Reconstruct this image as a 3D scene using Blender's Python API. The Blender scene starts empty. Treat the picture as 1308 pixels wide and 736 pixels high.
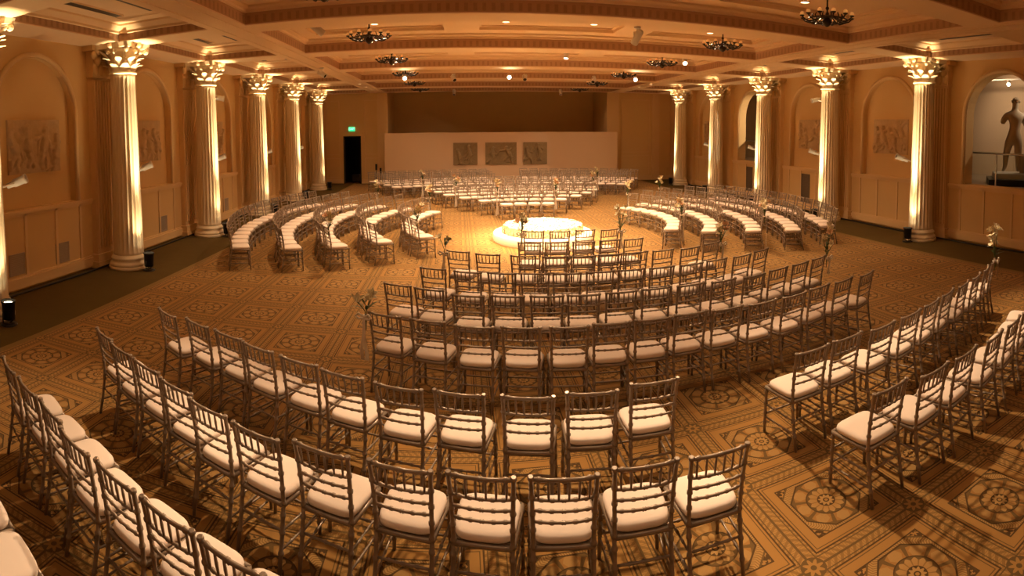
import bpy, bmesh, math, random
from mathutils import Vector, Matrix
random.seed(7)
PI = math.pi
scene = bpy.context.scene
COL = scene.collection
sin, cos, rad = math.sin, math.cos, math.radians

# ------------------------------------------------------------------ mesh helpers
class MB:
    """collects verts / faces (with material slot and smooth flag) and links them as ONE mesh object"""
    def __init__(s): s.v = []; s.f = []; s.m = []; s.s = []
    def add(s, vs, fs, mi=0, smooth=False):
        o = len(s.v); s.v += [tuple(p) for p in vs]
        for f in fs:
            s.f.append(tuple(i + o for i in f)); s.m.append(mi); s.s.append(smooth)
        return s
    def quad(s, a, b, c, d, mi=0): return s.add([a, b, c, d], [(0, 1, 2, 3)], mi)
    def box(s, x0, x1, y0, y1, z0, z1, mi=0, bev=0.0):
        if bev <= 0:
            vs = [(x, y, z) for z in (z0, z1) for y in (y0, y1) for x in (x0, x1)]
            return s.add(vs, [(0, 2, 3, 1), (4, 5, 7, 6), (0, 1, 5, 4), (2, 6, 7, 3), (0, 4, 6, 2), (1, 3, 7, 5)], mi)
        b = min(bev, (x1 - x0) / 2.01, (y1 - y0) / 2.01, (z1 - z0) / 2.01)
        bm = bmesh.new(); bmesh.ops.create_cube(bm, size=1)
        for v in bm.verts:
            v.co = Vector(((x0 + x1) / 2 + v.co.x * (x1 - x0), (y0 + y1) / 2 + v.co.y * (y1 - y0), (z0 + z1) / 2 + v.co.z * (z1 - z0)))
        bmesh.ops.bevel(bm, geom=bm.edges[:], offset=b, segments=2, affect='EDGES', profile=.6)
        bm.verts.index_update()
        s.add([v.co[:] for v in bm.verts], [[v.index for v in f.verts] for f in bm.faces], mi); bm.free(); return s
    def lathe(s, prof, n=24, c=(0, 0, 0), mi=0, smooth=True, caps=True, flute=None, axis=None):
        vs = []; fs = []
        for (r, z) in prof:
            for k in range(n):
                a = 2 * PI * k / n
                q = r * (flute(a, z) if flute else 1)
                vs.append((q * cos(a), q * sin(a), z))
        for i in range(len(prof) - 1):
            for k in range(n):
                k2 = (k + 1) % n
                fs.append((i * n + k, i * n + k2, (i + 1) * n + k2, (i + 1) * n + k))
        if axis is not None:
            q = Vector((0, 0, 1)).rotation_difference(Vector(axis))
            vs = [tuple(q @ Vector(p)) for p in vs]
        vs = [(p[0] + c[0], p[1] + c[1], p[2] + c[2]) for p in vs]
        s.add(vs, fs, mi, smooth)
        if caps:
            o = len(s.v) - len(vs)
            s.f.append(tuple(o + k for k in reversed(range(n)))); s.m.append(mi); s.s.append(False)
            s.f.append(tuple(o + (len(prof) - 1) * n + k for k in range(n))); s.m.append(mi); s.s.append(False)
        return s
    def tube(s, pts, rs, n=8, mi=0, caps=True):
        pts = [Vector(p) for p in pts]
        if not isinstance(rs, (list, tuple)): rs = [rs] * len(pts)
        vs = []; fs = []; ref = None
        for i, p in enumerate(pts):
            t = (pts[min(i + 1, len(pts) - 1)] - pts[max(i - 1, 0)])
            if t.length < 1e-9: t = Vector((0, 0, 1))
            t.normalize()
            if ref is None:
                ref = t.cross(Vector((0, 0, 1)) if abs(t.z) < .9 else Vector((0, 1, 0))).normalized()
            u = (ref - t * ref.dot(t)).normalized(); w = t.cross(u); ref = u
            for k in range(n):
                a = 2 * PI * k / n
                vs.append(p + (u * cos(a) + w * sin(a)) * rs[i])
        for i in range(len(pts) - 1):
            for k in range(n):
                k2 = (k + 1) % n
                fs.append((i * n + k, i * n + k2, (i + 1) * n + k2, (i + 1) * n + k))
        s.add(vs, fs, mi, True)
        if caps:
            o = len(s.v) - len(vs)
            s.f.append(tuple(o + k for k in reversed(range(n)))); s.m.append(mi); s.s.append(False)
            s.f.append(tuple(o + (len(pts) - 1) * n + k for k in range(n))); s.m.append(mi); s.s.append(False)
        return s
    def ball(s, c, r, mi=0, seg=10, rings=6):
        if not isinstance(r, (tuple, list)): r = (r, r, r)
        vs = [(c[0], c[1], c[2] - r[2])]
        for i in range(1, rings):
            t = -PI / 2 + PI * i / rings
            for k in range(seg):
                a = 2 * PI * k / seg
                vs.append((c[0] + r[0] * cos(t) * cos(a), c[1] + r[1] * cos(t) * sin(a), c[2] + r[2] * sin(t)))
        vs.append((c[0], c[1], c[2] + r[2])); L = len(vs) - 1; fs = []
        for k in range(seg):
            k2 = (k + 1) % seg
            fs.append((0, 1 + k2, 1 + k)); fs.append((L, L - seg + k, L - seg + k2))
            for i in range(rings - 2):
                a = 1 + i * seg
                fs.append((a + k, a + k2, a + seg + k2, a + seg + k))
        return s.add(vs, fs, mi, True)
    def mesh(s, name, mats):
        me = bpy.data.meshes.new(name)
        me.from_pydata(s.v, [], s.f)
        for m in (mats if isinstance(mats, (list, tuple)) else [mats]): me.materials.append(m)
        me.polygons.foreach_set('material_index', s.m)
        me.polygons.foreach_set('use_smooth', s.s)
        me.update(); return me
    def build(s, name, mats, parent=None, loc=(0, 0, 0), rz=0.0):
        return link(name, s.mesh(name, mats), parent, loc, rz)

def link(name, me, parent=None, loc=(0, 0, 0), rz=0.0):
    o = bpy.data.objects.new(name, me); COL.objects.link(o)
    o.parent = parent; o.location = loc; o.rotation_euler = (0, 0, rz)
    return o
def tag(o, label, cat, group=None, kind=None):
    o['label'] = label; o['category'] = cat
    if group: o['group'] = group
    if kind: o['kind'] = kind
    return o
def thing(name, label, cat, loc=(0, 0, 0), rz=0.0, group=None, kind=None):
    return tag(link(name, None, None, loc, rz), label, cat, group, kind)
def struct(o): o['kind'] = 'structure'; return o
ORD = ['', 'first', 'second', 'third', 'fourth', 'fifth', 'sixth', 'seventh', 'eighth', 'ninth', 'tenth', 'eleventh', 'twelfth', 'thirteenth',
       'fourteenth', 'fifteenth', 'sixteenth', 'seventeenth', 'eighteenth', 'nineteenth', 'twentieth']

# ------------------------------------------------------------------ materials
class NT:
    def __init__(s, name):
        s.m = bpy.data.materials.new(name); s.m.use_nodes = True
        s.t = s.m.node_tree; s.b = s.t.nodes['Principled BSDF']
    def n(s, typ, **kw):
        nd = s.t.nodes.new(typ)
        for k, v in kw.items(): setattr(nd, k, v)
        return nd
    def l(s, a, b): s.t.links.new(a, b)
    def M(s, op, a, b=None, c=None):
        nd = s.n('ShaderNodeMath', operation=op)
        for i, x in enumerate((a, b, c)):
            if x is None: continue
            if isinstance(x, (int, float)): nd.inputs[i].default_value = x
            else: s.l(x, nd.inputs[i])
        return nd.outputs[0]
    def mix(s, f, a, b):
        nd = s.n('ShaderNodeMix', data_type='RGBA')
        for i, x in ((0, f), (6, a), (7, b)):
            if isinstance(x, (int, float)): nd.inputs[i].default_value = x
            elif isinstance(x, tuple): nd.inputs[i].default_value = (*x, 1)
            else: s.l(x, nd.inputs[i])
        return nd.outputs[2]
    def noise(s, scale, detail=3, coord='Object', rough=.5):
        tc = s.n('ShaderNodeTexCoord'); nd = s.n('ShaderNodeTexNoise')
        nd.inputs['Scale'].default_value = scale; nd.inputs['Detail'].default_value = detail; nd.inputs['Roughness'].default_value = rough
        s.l(tc.outputs[coord], nd.inputs['Vector']); return nd.outputs[0]
    def bump(s, h, strength=.2, dist=.02):
        nd = s.n('ShaderNodeBump'); nd.inputs['Strength'].default_value = strength; nd.inputs['Distance'].default_value = dist
        s.l(h, nd.inputs['Height']); s.l(nd.outputs[0], s.b.inputs['Normal'])

def mat(name, col, rough=.6, metal=0.0, var=.12, scale=6, bump=0.0, bscale=40, spec=.5, sheen=0.0, coord='Object'):
    t = NT(name); c2 = tuple(max(0, x * (1 - var)) for x in col)
    t.l(t.mix(t.noise(scale, 4, coord), c2, tuple(col)), t.b.inputs['Base Color'])
    t.b.inputs['Roughness'].default_value = rough; t.b.inputs['Metallic'].default_value = metal
    t.b.inputs['Specular IOR Level'].default_value = spec
    if sheen: t.b.inputs['Sheen Weight'].default_value = sheen
    if bump: t.bump(t.noise(bscale, 5, coord), bump, .01)
    return t.m
def emit(name, col, strength, base=(.8, .8, .8)):
    t = NT(name); t.b.inputs['Base Color'].default_value = (*base, 1)
    t.b.inputs['Emission Color'].default_value = (*col, 1); t.b.inputs['Emission Strength'].default_value = strength
    return t.m

M_wall = mat('wall_plaster', (.72, .485, .22), .75, var=.08, scale=1.2, bump=.05, bscale=60, spec=.25)
M_trim = mat('cream_trim_paint', (.74, .51, .25), .6, var=.05, scale=2, spec=.3)
M_ceil = mat('ceiling_plaster', (.82, .61, .38), .8, var=.06, scale=1.5, spec=.2)
M_col = mat('column_stone', (.84, .70, .48), .55, var=.08, scale=3, bump=.04, bscale=30, spec=.3)
M_part = mat('partition_paint', (.80, .58, .38), .7, var=.03, scale=1, spec=.25)
M_silver = mat('silver_painted_wood', (.36, .275, .20), .38, metal=.35, var=.25, scale=14, spec=.5)
M_cush = mat('ivory_cushion_fabric', (.92, .78, .66), .8, var=.05, scale=5, bump=.12, bscale=220, spec=.2, sheen=.15)
M_black = mat('black_metal', (.02, .018, .016), .4, spec=.4)
M_fix = mat('white_fixture_metal', (.78, .72, .62), .4, spec=.4)
M_bronze = mat('dark_bronze', (.06, .04, .025), .35, metal=.6, var=.3, scale=20)
M_bulb = emit('amber_globe', (1, .42, .10), .35, (.55, .28, .10))
M_lens = emit('spot_lens', (1, .86, .6), 26)
M_down = emit('downlight_lens', (1, .82, .5), 3.2)
M_par = emit('par_can_lens', (1, .85, .55), 20)
M_exit = emit('exit_green', (.02, .75, .30), 1.5, (.0, .2, .1))
M_exitw = emit('exit_letters', (.5, 1, .75), 1.6)
M_relief = mat('relief_stone', (.66, .47, .27), .8, var=.3, scale=9, bump=.3, bscale=50, spec=.2)
M_relief2 = mat('grey_relief_stone', (.38, .27, .14), .85, var=.3, scale=9, bump=.3, bscale=50, spec=.2)
M_grille = mat('vent_grille', (.42, .33, .24), .6, var=.1)
M_darkgr = mat('dark_grille', (.16, .12, .08), .6, var=.2)
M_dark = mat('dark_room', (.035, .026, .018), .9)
M_drum = mat('white_platform', (.92, .86, .78), .5, var=.03, spec=.3)
M_petal = mat('white_petals', (.95, .90, .80), .6, var=.10, scale=14, spec=.2)
M_petaly = mat('cream_petals', (.92, .78, .50), .6, var=.25, scale=14, spec=.2)
M_fl = mat('cream_lily', (.90, .78, .50), .5, var=.2, scale=30)
M_fl2 = mat('peach_lily', (.86, .52, .28), .5, var=.3, scale=30)
M_stem = mat('green_stem', (.08, .12, .03), .5, var=.4, scale=20)
M_rib = mat('ivory_ribbon', (.82, .72, .58), .35, var=.08, scale=8, spec=.6)
M_statue = mat('plaster_statue', (.50, .38, .25), .55, var=.15, scale=5)
M_gal = mat('gallery_wall', (.74, .57, .38), .7, var=.03, scale=1)
M_galfl = mat('gallery_floor', (.42, .34, .25), .4, var=.2, scale=4)
M_pedt = mat('pedestal_stone', (.62, .56, .48), .5, var=.1)
M_steel = mat('brushed_steel', (.5, .48, .45), .3, metal=.9, var=.1, scale=30)
M_cable = mat('black_cable_rubber', (.015, .012, .01), .7)
def glass():
    t = NT('clear_glass'); t.b.inputs['Base Color'].default_value = (.9, .95, .92, 1)
    t.b.inputs['Transmission Weight'].default_value = 1; t.b.inputs['Roughness'].default_value = .02; t.b.inputs['IOR'].default_value = 1.1
    return t.m
M_glass = glass()

def frieze_mat():
    t = NT('carved_frieze'); g = t.n('ShaderNodeNewGeometry'); sx = t.n('ShaderNodeSeparateXYZ'); t.l(g.outputs['Position'], sx.inputs[0])
    s = t.M('ADD', sx.outputs[0], sx.outputs[1]); z = sx.outputs[2]
    st = t.M('GREATER_THAN', t.M('SINE', t.M('MULTIPLY', s, 2 * PI / .16)), .25)
    band = t.M('MULTIPLY', t.M('GREATER_THAN', z, 5.01), t.M('LESS_THAN', z, 5.15))
    c = t.mix(t.M('MULTIPLY', st, band), (.46, .27, .15), (.33, .18, .095))
    c = t.mix(t.M('MULTIPLY', t.noise(18, 4), .5), c, (.54, .34, .20))
    t.l(c, t.b.inputs['Base Color']); t.b.inputs['Roughness'].default_value = .8
    t.bump(t.M('MULTIPLY', st, band), .5, .02); return t.m
M_frieze = frieze_mat()

XO, YO, PT = .035, 5.283, .982            # carpet medallion grid: origin and pitch (metres)
def carpet():
    t = NT('patterned_carpet'); M = t.M
    g = t.n('ShaderNodeNewGeometry'); sx = t.n('ShaderNodeSeparateXYZ'); t.l(g.outputs['Position'], sx.inputs[0])
    def cell(x, o):
        q = M('DIVIDE', M('SUBTRACT', x, o), PT)
        return M('SUBTRACT', M('FRACT', M('ADD', q, .5 + 100)), .5)
    u, v = cell(sx.outputs[0], XO - PT / 2), cell(sx.outputs[1], YO)
    a, b = M('ABSOLUTE', u), M('ABSOLUTE', v)
    d = M('MAXIMUM', a, b); o = M('MULTIPLY', M('ADD', a, b), .70711); oc = M('MAXIMUM', d, o)
    r = M('SQRT', M('ADD', M('MULTIPLY', u, u), M('MULTIPLY', v, v))); th = M('ARCTAN2', v, u)
    al = M('ADD', M('MULTIPLY', M('GREATER_THAN', a, b), M('SUBTRACT', v, u)), u)     # coordinate running along the band
    def rng(x, lo, hi): return M('MULTIPLY', M('GREATER_THAN', x, lo), M('LESS_THAN', x, hi))
    tan, med, dark, olive, light, rust = (.39, .20, .052), (.26, .135, .036), (.055, .028, .008), (.12, .068, .020), (.44, .25, .080), (.36, .17, .042)
    c = tan
    q = M('SUBTRACT', .5, d)                       # distance from the line midway between two squares
    chain = M('GREATER_THAN', M('SINE', M('ADD', M('MULTIPLY', al, 2 * PI * 17), M('MULTIPLY', q, 75))), -.15)
    chain = M('MULTIPLY', chain, M('GREATER_THAN', M('SINE', M('MULTIPLY', al, 2 * PI * 51)), -.8))
    band = t.mix(chain, med, t.mix(t.noise(45, 2), light, tan))
    band = t.mix(M('LESS_THAN', q, .010), band, olive)
    band = t.mix(rng(q, .060, .070), band, olive)
    c = t.mix(M('GREATER_THAN', d, .405), t.mix(M('MULTIPLY', t.noise(7, 2), .5), tan, rust), band)
    c = t.mix(rng(d, .400, .414), c, dark)
    c = t.mix(rng(d, .376, .384), c, olive)
    cr = M('SQRT', M('ADD', M('POWER', M('SUBTRACT', .5, a), 2), M('POWER', M('SUBTRACT', .5, b), 2)))
    cth = M('ARCTAN2', M('SUBTRACT', .5, b), M('SUBTRACT', .5, a))
    pet = M('LESS_THAN', cr, M('ADD', .060, M('MULTIPLY', M('COSINE', M('MULTIPLY', cth, 8)), .018)))
    c = t.mix(M('LESS_THAN', cr, .092), c, t.mix(pet, olive, tan))
    c = t.mix(M('LESS_THAN', cr, .022), c, olive)
    ins = M('LESS_THAN', d, .300)
    leaf = M('GREATER_THAN', M('SINE', M('ADD', M('MULTIPLY', th, 96), M('MULTIPLY', M('ABSOLUTE', M('SUBTRACT', oc, .305)), 150))), .1)
    inner = t.mix(leaf, light, med)
    scroll = M('GREATER_THAN', t.noise(34, 1, 'Object', .4), .52)
    inner = t.mix(M('GREATER_THAN', o, .352), inner, t.mix(scroll, dark, tan))
    inner = t.mix(rng(o, .338, .352), inner, olive)
    inner = t.mix(M('LESS_THAN', oc, .276), inner, dark)
    w8, w14, w8b = (M('COSINE', M('MULTIPLY', th, k)) for k in (8, 14, 10))
    ringc = t.mix(M('GREATER_THAN', w8, -.86), olive, t.mix(M('GREATER_THAN', M('SUBTRACT', w8, M('MULTIPLY', M('ABSOLUTE', M('SUBTRACT', r, .212)), 20)), -.55), rust, light))
    ringc = t.mix(M('GREATER_THAN', r, M('ADD', .258, M('MULTIPLY', w8, .006))), ringc, olive)
    ringc = t.mix(M('MULTIPLY', t.noise(55, 2), .3), ringc, med)
    inner = t.mix(M('LESS_THAN', oc, .262), inner, ringc)
    inner = t.mix(M('LESS_THAN', r, .166), inner, dark)
    inner = t.mix(M('LESS_THAN', r, .156), inner, olive)
    scal = M('ADD', .138, M('MULTIPLY', w14, .010))
    inner = t.mix(M('LESS_THAN', r, scal), inner, t.mix(M('GREATER_THAN', w14, -.8), med, t.mix(M('MULTIPLY', r, 7), rust, light)))
    inner = t.mix(M('LESS_THAN', r, .074), inner, dark)
    inner = t.mix(M('LESS_THAN', r, M('ADD', .056, M('MULTIPLY', w8b, .010))), inner, light)
    inner = t.mix(M('LESS_THAN', r, .026), inner, dark)
    inner = t.mix(M('LESS_THAN', r, .015), inner, tan)
    c = t.mix(ins, c, inner)
    c = t.mix(rng(d, .294, .306), c, dark)
    nz = t.noise(3.0, 3); c = t.mix(M('MULTIPLY', nz, .35), c, (.22, .115, .032))
    t.l(c, t.b.inputs['Base Color']); t.b.inputs['Roughness'].default_value = .95
    t.b.inputs['Specular IOR Level'].default_value = .1; t.b.inputs['Sheen Weight'].default_value = .1
    t.bump(t.noise(260, 2), .25, .01); return t.m
M_carpet = carpet()
M_border = mat('plain_olive_carpet', (.125, .080, .024), .95, var=.2, scale=3, bump=.25, bscale=200, spec=.1)
M_cborder = mat('carpet_edge_stripe', (.27, .17, .066), .95, var=.15, scale=8, bump=.2, bscale=200, spec=.1)

# ------------------------------------------------------------------ the room
XW, YB, YN, ZB = 9.9, 29.9, -5.0, 4.97
CP = 4.147
CY = [10.12 + CP * (k - 1) for k in range(0, 6)]          # column lines 0..5
BAYC = [c + CP / 2 for c in CY[:-1]]                      # bay centres between columns

f = MB()
f.quad((-7.86, YN, 0), (7.93, YN, 0), (7.93, 29.6, 0), (-7.86, 29.6, 0), 0)
f.quad((-XW, YN, 0), (-7.98, YN, 0), (-7.98, YB, 0), (-XW, YB, 0), 1)
f.quad((8.05, YN, 0), (XW, YN, 0), (XW, YB, 0), (8.05, YB, 0), 1)
f.quad((-7.98, YN, 0), (-7.86, YN, 0), (-7.86, YB, 0), (-7.98, YB, 0), 2)
f.quad((7.93, YN, 0), (8.05, YN, 0), (8.05, YB, 0), (7.93, YB, 0), 2)
f.quad((-7.86, 29.6, 0), (7.93, 29.6, 0), (7.93, YB, 0), (-7.86, YB, 0), 1)
f.quad((-XW, YB, 0), (XW, YB, 0), (XW, 34, 0), (-XW, 34, 0), 1)
struct(f.build('floor', [M_carpet, M_border, M_cborder]))

def arch_pts(yc, hw, z0, zs, n=20):
    p = [(yc - hw, z0)]
    for k in range(n + 1):
        a = PI - PI * k / n
        p.append((yc + hw * cos(a), zs + hw * sin(a)))
    p.append((yc + hw, z0)); return p

HW, ZS, ZSILL = 1.12, 3.47, 1.58
def side_wall(name, sx, open_bays):
    """plaster side wall with a round arched recess (or opening) in each bay; sx=-1 left, +1 right"""
    mb = MB(); x = sx * XW
    def P(y, z, d=0): return (sx * (XW + d), y, z)
    y0 = CY[0] - .2
    mb.quad(P(YN, 0), P(CY[0], 0), P(CY[0], ZB + .3), P(YN, ZB + .3))
    mb.quad(P(CY[5], 0), P(YB, 0), P(YB, ZB + .3), P(CY[5], ZB + .3))
    for i in range(5):
        ya, yb, yc = CY[i], CY[i + 1], BAYC[i]
        ar = arch_pts(yc, HW, ZSILL, ZS)
        bm = bmesh.new()
        out = [bm.verts.new(P(*q)) for q in ((ya, 0), (yb, 0), (yb, ZB + .3), (ya, ZB + .3))]
        inn = [bm.verts.new(P(*q)) for q in ar]
        ed = [bm.edges.new((L[k], L[(k + 1) % len(L)])) for L in (out, inn) for k in range(len(L))]
        bmesh.ops.triangle_fill(bm, use_beauty=True, use_dissolve=False, edges=ed)
        bm.verts.index_update()
        # keep faces outside the arch only
        fs = []
        for fc in bm.faces:
            c = fc.calc_center_median()
            inside = abs(c.y - yc) < HW and ZSILL < c.z and (c.z < ZS or math.hypot(c.y - yc, c.z - ZS) < HW)
            if not inside: fs.append([v.index for v in fc.verts])
        mb.add([v.co[:] for v in bm.verts], fs); bm.free()
        dep = .34 if i in open_bays else .13
        for k in range(len(ar)):
            q0, q1 = ar[k], ar[(k + 1) % len(ar)]
            mb.quad(P(*q0), P(*q1), P(*q1, dep), P(*q0, dep))
        if i not in open_bays:
            mb.add([P(*q, dep) for q in ar], [tuple(range(len(ar)))])
    return struct(mb.build(name, M_wall))
side_wall('wall_left', -1, ())
side_wall('wall_right', 1, (0, 3))

# trims on the side walls: arch mouldings, dado rail, wainscot stiles, pilasters with capitals, baseboard
tn = [0]
def trim(mb, m=None):
    tn[0] += 1
    return struct(mb.build('trim_%d' % tn[0], m or M_trim))
def acanthus(mb, base, ang, r0, h, w, curl, mi=0):
    """one curled acanthus leaf standing on the bell of a capital"""
    ca, sa = cos(ang), sin(ang); rows = []
    for i in range(7):
        t = i / 6
        rr = r0 + .03 * t + curl * max(0, t - .45) ** 2 * 3.2
        z = base + h * (t if t < .8 else .8 + (t - .8) * .25)
        ww = w * (.75 + .5 * sin(PI * min(1, t * 1.05))) * (1 if t < .8 else .75)
        row = []
        for j in range(5):
            s = (j - 2) / 2
            lob = 1 + .10 * (1 if (i % 2) else -1) * abs(s)
            rj = rr + .022 * (1 - s * s)
            row.append((rj * ca - s * ww * lob * sa, rj * sa + s * ww * lob * ca, z))
        rows.append(row)
    vs = [p for r_ in rows for p in r_]; fs = []
    for i in range(6):
        for j in range(4):
            fs.append((i * 5 + j, i * 5 + j + 1, i * 5 + j + 6, i * 5 + j + 5))
    mb.add(vs, fs, mi, True)
    mb.add([(p[0] - .03 * ca, p[1] - .03 * sa, p[2] - .005) for p in vs], [tuple(reversed(q)) for q in fs], mi, True)

def capital_mesh():
    mb = MB(); H = ZB - 4.305
    mb.lathe([(.285, 0), (.315, .01), (.315, .045), (.285, .055), (.27, .10), (.275, .3), (.31, .46), (.40, H - .11)], 32)
    for k in range(8): acanthus(mb, .05, 2 * PI * k / 8, .275, .19, .085, .14)
    for k in range(8): acanthus(mb, .14, 2 * PI * (k + .5) / 8, .285, .24, .09, .17)
    for k in range(4):                                    # corner volutes
        a = PI / 4 + k * PI / 2; ca, sa = cos(a), sin(a); pts = []
        for i in range(14):
            t = i / 13
            if t < .5: rr = .31 + .26 * (t / .5) ** 1.4; z = .36 + .2 * (t / .5)
            else:
                q = (t - .5) / .5 * 4.2; s = .06 * (1 - (t - .5) * 1.4)
                rr = .57 - .055 + s * sin(q + .3) * 1.0 + .02; z = .505 + s * cos(q)
            pts.append((rr * ca, rr * sa, z))
        mb.tube(pts, [.022 + .016 * (i / 13) for i in range(14)], 6)
        mb.ball((.545 * ca, .545 * sa, .51), .05, 0, 8, 5)
        a2 = k * PI / 2                                   # flower in the middle of each side, two small scrolls
        mb.ball((.45 * cos(a2), .45 * sin(a2), H - .06), (.06, .06, .06), 0, 8, 5)
        for s in (-1, 1):
            mb.ball((.42 * cos(a2 + s * .2), .42 * sin(a2 + s * .2), .47), .045, 0, 8, 5)
    vs = []; n = 8                                        # abacus with hollow sides
    for z in (H - .10, H - .05, H):
        e = {H - .10: .94, H - .05: .97, H: 1.0}[z]
        for k in range(4):
            for j in range(n):
                t = j / n; a = PI / 4 + k * PI / 2
                p0 = Vector((cos(a), sin(a))) * .64; p1 = Vector((cos(a + PI / 2), sin(a + PI / 2))) * .64
                p = p0.lerp(p1, t); nrm = Vector((cos(a + PI / 4), sin(a + PI / 4)))
                p = p - nrm * .055 * sin(PI * t)
                vs.append((p.x * e, p.y * e, z))
    N = 4 * n; fs = []
    for i in range(2):
        for k in range(N): fs.append((i * N + k, i * N + (k + 1) % N, (i + 1) * N + (k + 1) % N, (i + 1) * N + k))
    fs.append(tuple(range(N))[::-1]); fs.append(tuple(2 * N + k for k in range(N)))
    mb.add(vs, fs)
    return mb.mesh('capital', M_col)
def shaft_mesh():
    mb = MB(); NF = 20
    def fl(a, z):
        t = (a * NF / (2 * PI)) % 1
        fade = min(1, max(0, (z - .36) / .1)) * min(1, max(0, (4.26 - z) / .08))
        return 1 - fade * (.13 * max(0, sin(PI * t)) ** .7 if .0 < t < 1 else 0)
    prof = []
    for i in range(15):
        t = i / 14; z = .30 + (4.30 - .30) * t
        prof.append((.345 - .07 * t - .01 * sin(PI * t) * 0, z))
    prof.insert(1, (.345, .37)); prof.insert(2, (.344, .46)); prof.insert(-1, (.277, 4.18)); prof.insert(-1, (.276, 4.25))
    mb.lathe(prof, NF * 8, flute=fl); return mb.mesh('shaft', M_col)
def base_mesh():
    mb = MB()
    mb.lathe([(.44, 0), (.445, .01), (.445, .065), (.435, .07)], 40)
    mb.lathe([(.42, .07), (.435, .10), (.42, .14), (.385, .15), (.37, .18), (.385, .21), (.395, .23), (.385, .26), (.36, .27), (.355, .31)], 40)
    return mb.mesh('base', M_col)
me_cap, me_shaft, me_base = capital_mesh(), shaft_mesh(), base_mesh()
def column(x, y, label):
    t = thing('column', label, 'column', (x, y, 0), 0, 'fluted columns along the side walls', 'thing')
    link('base', me_base, t); link('shaft', me_shaft, t)
    link('capital', me_cap, t, (0, 0, 4.305))
for k in range(6):
    w = ['first', 'second', 'third', 'fourth', 'fifth', 'sixth'][k]
    column(-9.2, CY[k], 'white fluted column with leafy capital on exit-sign side, %s from the camera' % w)
for k in range(1, 6):
    w = ['', 'first', 'second', 'third', 'fourth', 'fifth'][k]
    column(9.2, CY[k], 'white fluted column with leafy capital on statue side, %s from the camera' % w)

for sx in (-1, 1):
    side = 'left' if sx < 0 else 'right'
    for i in range(5):
        yc = BAYC[i]
        mb = MB(); ar = arch_pts(yc, HW + .06, ZSILL, ZS, 28)
        pts = [(sx * (XW - .02), y, z) for y, z in ar]
        mb.tube(pts, .055, 6); trim(mb)
        mb = MB()                                          # dado panel stiles under the arch
        for y in (yc - 1.25, yc - .45, yc + .45, yc + 1.25):
            mb.box(min(sx * (XW - .025), sx * XW), max(sx * (XW - .025), sx * XW), y - .035, y + .035, .28, 1.5)
        trim(mb)
    for k in range(6):                                     # pilaster behind each column
        mb = MB(); y = CY[k]; x0, x1 = XW - .17, XW
        def bx(a, b, y0, y1, z0, z1, bev=0): mb.box(min(sx * a, sx * b), max(sx * a, sx * b), y0, y1, z0, z1, 0, bev)
        bx(x0 - .03, x1, y - .46, y + .46, 0, .30); bx(x0 - .06, x1, y - .49, y + .49, .0, .14)
        bx(x0 + .03, x1, y - .40, y + .40, .30, 4.3)
        for j in range(8):
            yy = y - .40 + .8 * (j + .5) / 8
            bx(x0, x0 + .04, yy - .032, yy + .032, .42, 4.22)
        bx(x0 - .02, x1, y - .43, y + .43, 4.27, 4.33)
        for z, h, g in ((4.33, .3, .0), (4.55, .25, .05)):
            for j in range(4):
                yy = y - .33 + .66 * j / 3 + (.1 if z > 4.5 else 0) - (.05 if z > 4.5 else 0)
                mb.ball((sx * (x0 - g), yy, z + h * .45), (.07, .1, h * .55), 0, 8, 6)
        for s in (-1, 1): mb.ball((sx * (x0 - .08), y + s * .44, 4.76), (.08, .1, .1), 0, 8, 6)
        bx(x0 - .12, x1, y - .55, y + .55, 4.86, ZB)
        bx(x0 - .02, x1, y - .42, y + .42, 4.33, 4.86)
        trim(mb)
    mb = MB()
    x0 = sx * (XW - .05)
    mb.box(min(sx * (XW - .05), sx * XW), max(sx * (XW - .05), sx * XW), YN, YB, 1.49, 1.56)
    mb.box(min(sx * (XW - .025), sx * XW), max(sx * (XW - .025), sx * XW), YN, YB, 1.44, 1.49)
    trim(mb)
    mb = MB()
    mb.box(min(sx * (XW - .06), sx * XW), max(sx * (XW - .06), sx * XW), YN, YB, .05, .24)
    mb.box(min(sx * (XW - .03), sx * XW), max(sx * (XW - .03), sx * XW), YN, YB, .24, .28)
    struct(mb.build('baseboard_' + side, M_trim))
    mb = MB(); pts = []                                     # cable running along the foot of the wall
    for j in range(60):
        y = 4 + 24 * j / 59; pts.append((sx * (9.66 + .012 * sin(j * .9)), y, .022))
    mb.tube(pts, .02, 6)
    tag(mb.build('floor_cable', M_cable), 'black cable lying along the foot of the ' + ('exit-sign-side' if sx < 0 else 'statue-side') + ' wall behind the columns', 'cable', 'floor cables')

# near wall behind the balcony, back walls, recess, doorway
mb = MB(); mb.quad((-XW, YN, 0), (XW, YN, 0), (XW, YN, 5.6), (-XW, YN, 5.6)); struct(mb.build('wall_near', M_wall))
RX0, RX1 = -6.05, 6.05
DX0, DX1, DZ = -8.53, -7.58, 2.63
mb = MB()
mb.quad((-XW, YB, 0), (DX0, YB, 0), (DX0, YB, ZB + .3), (-XW, YB, ZB + .3)); mb.quad((DX1, YB, 0), (RX0, YB, 0), (RX0, YB, ZB + .3), (DX1, YB, ZB + .3))
mb.quad((DX0, YB, DZ), (DX1, YB, DZ), (DX1, YB, ZB + .3), (DX0, YB, ZB + .3))
mb.quad((RX1, YB, 0), (XW, YB, 0), (XW, YB, ZB + .3), (RX1, YB, ZB + .3))
for x in (RX0, RX1): mb.quad((x, YB, 0), (x, 33, 0), (x, 33, ZB + .3), (x, YB, ZB + .3))
mb.quad((RX0, 33, 0), (RX1, 33, 0), (RX1, 33, ZB + .3), (RX0, 33, ZB + .3))
mb.quad((RX0, YB, ZB + .3), (RX1, YB, ZB + .3), (RX1, 33, ZB + .3), (RX0, 33, ZB + .3))
struct(mb.build('wall_back', M_wall))
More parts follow.
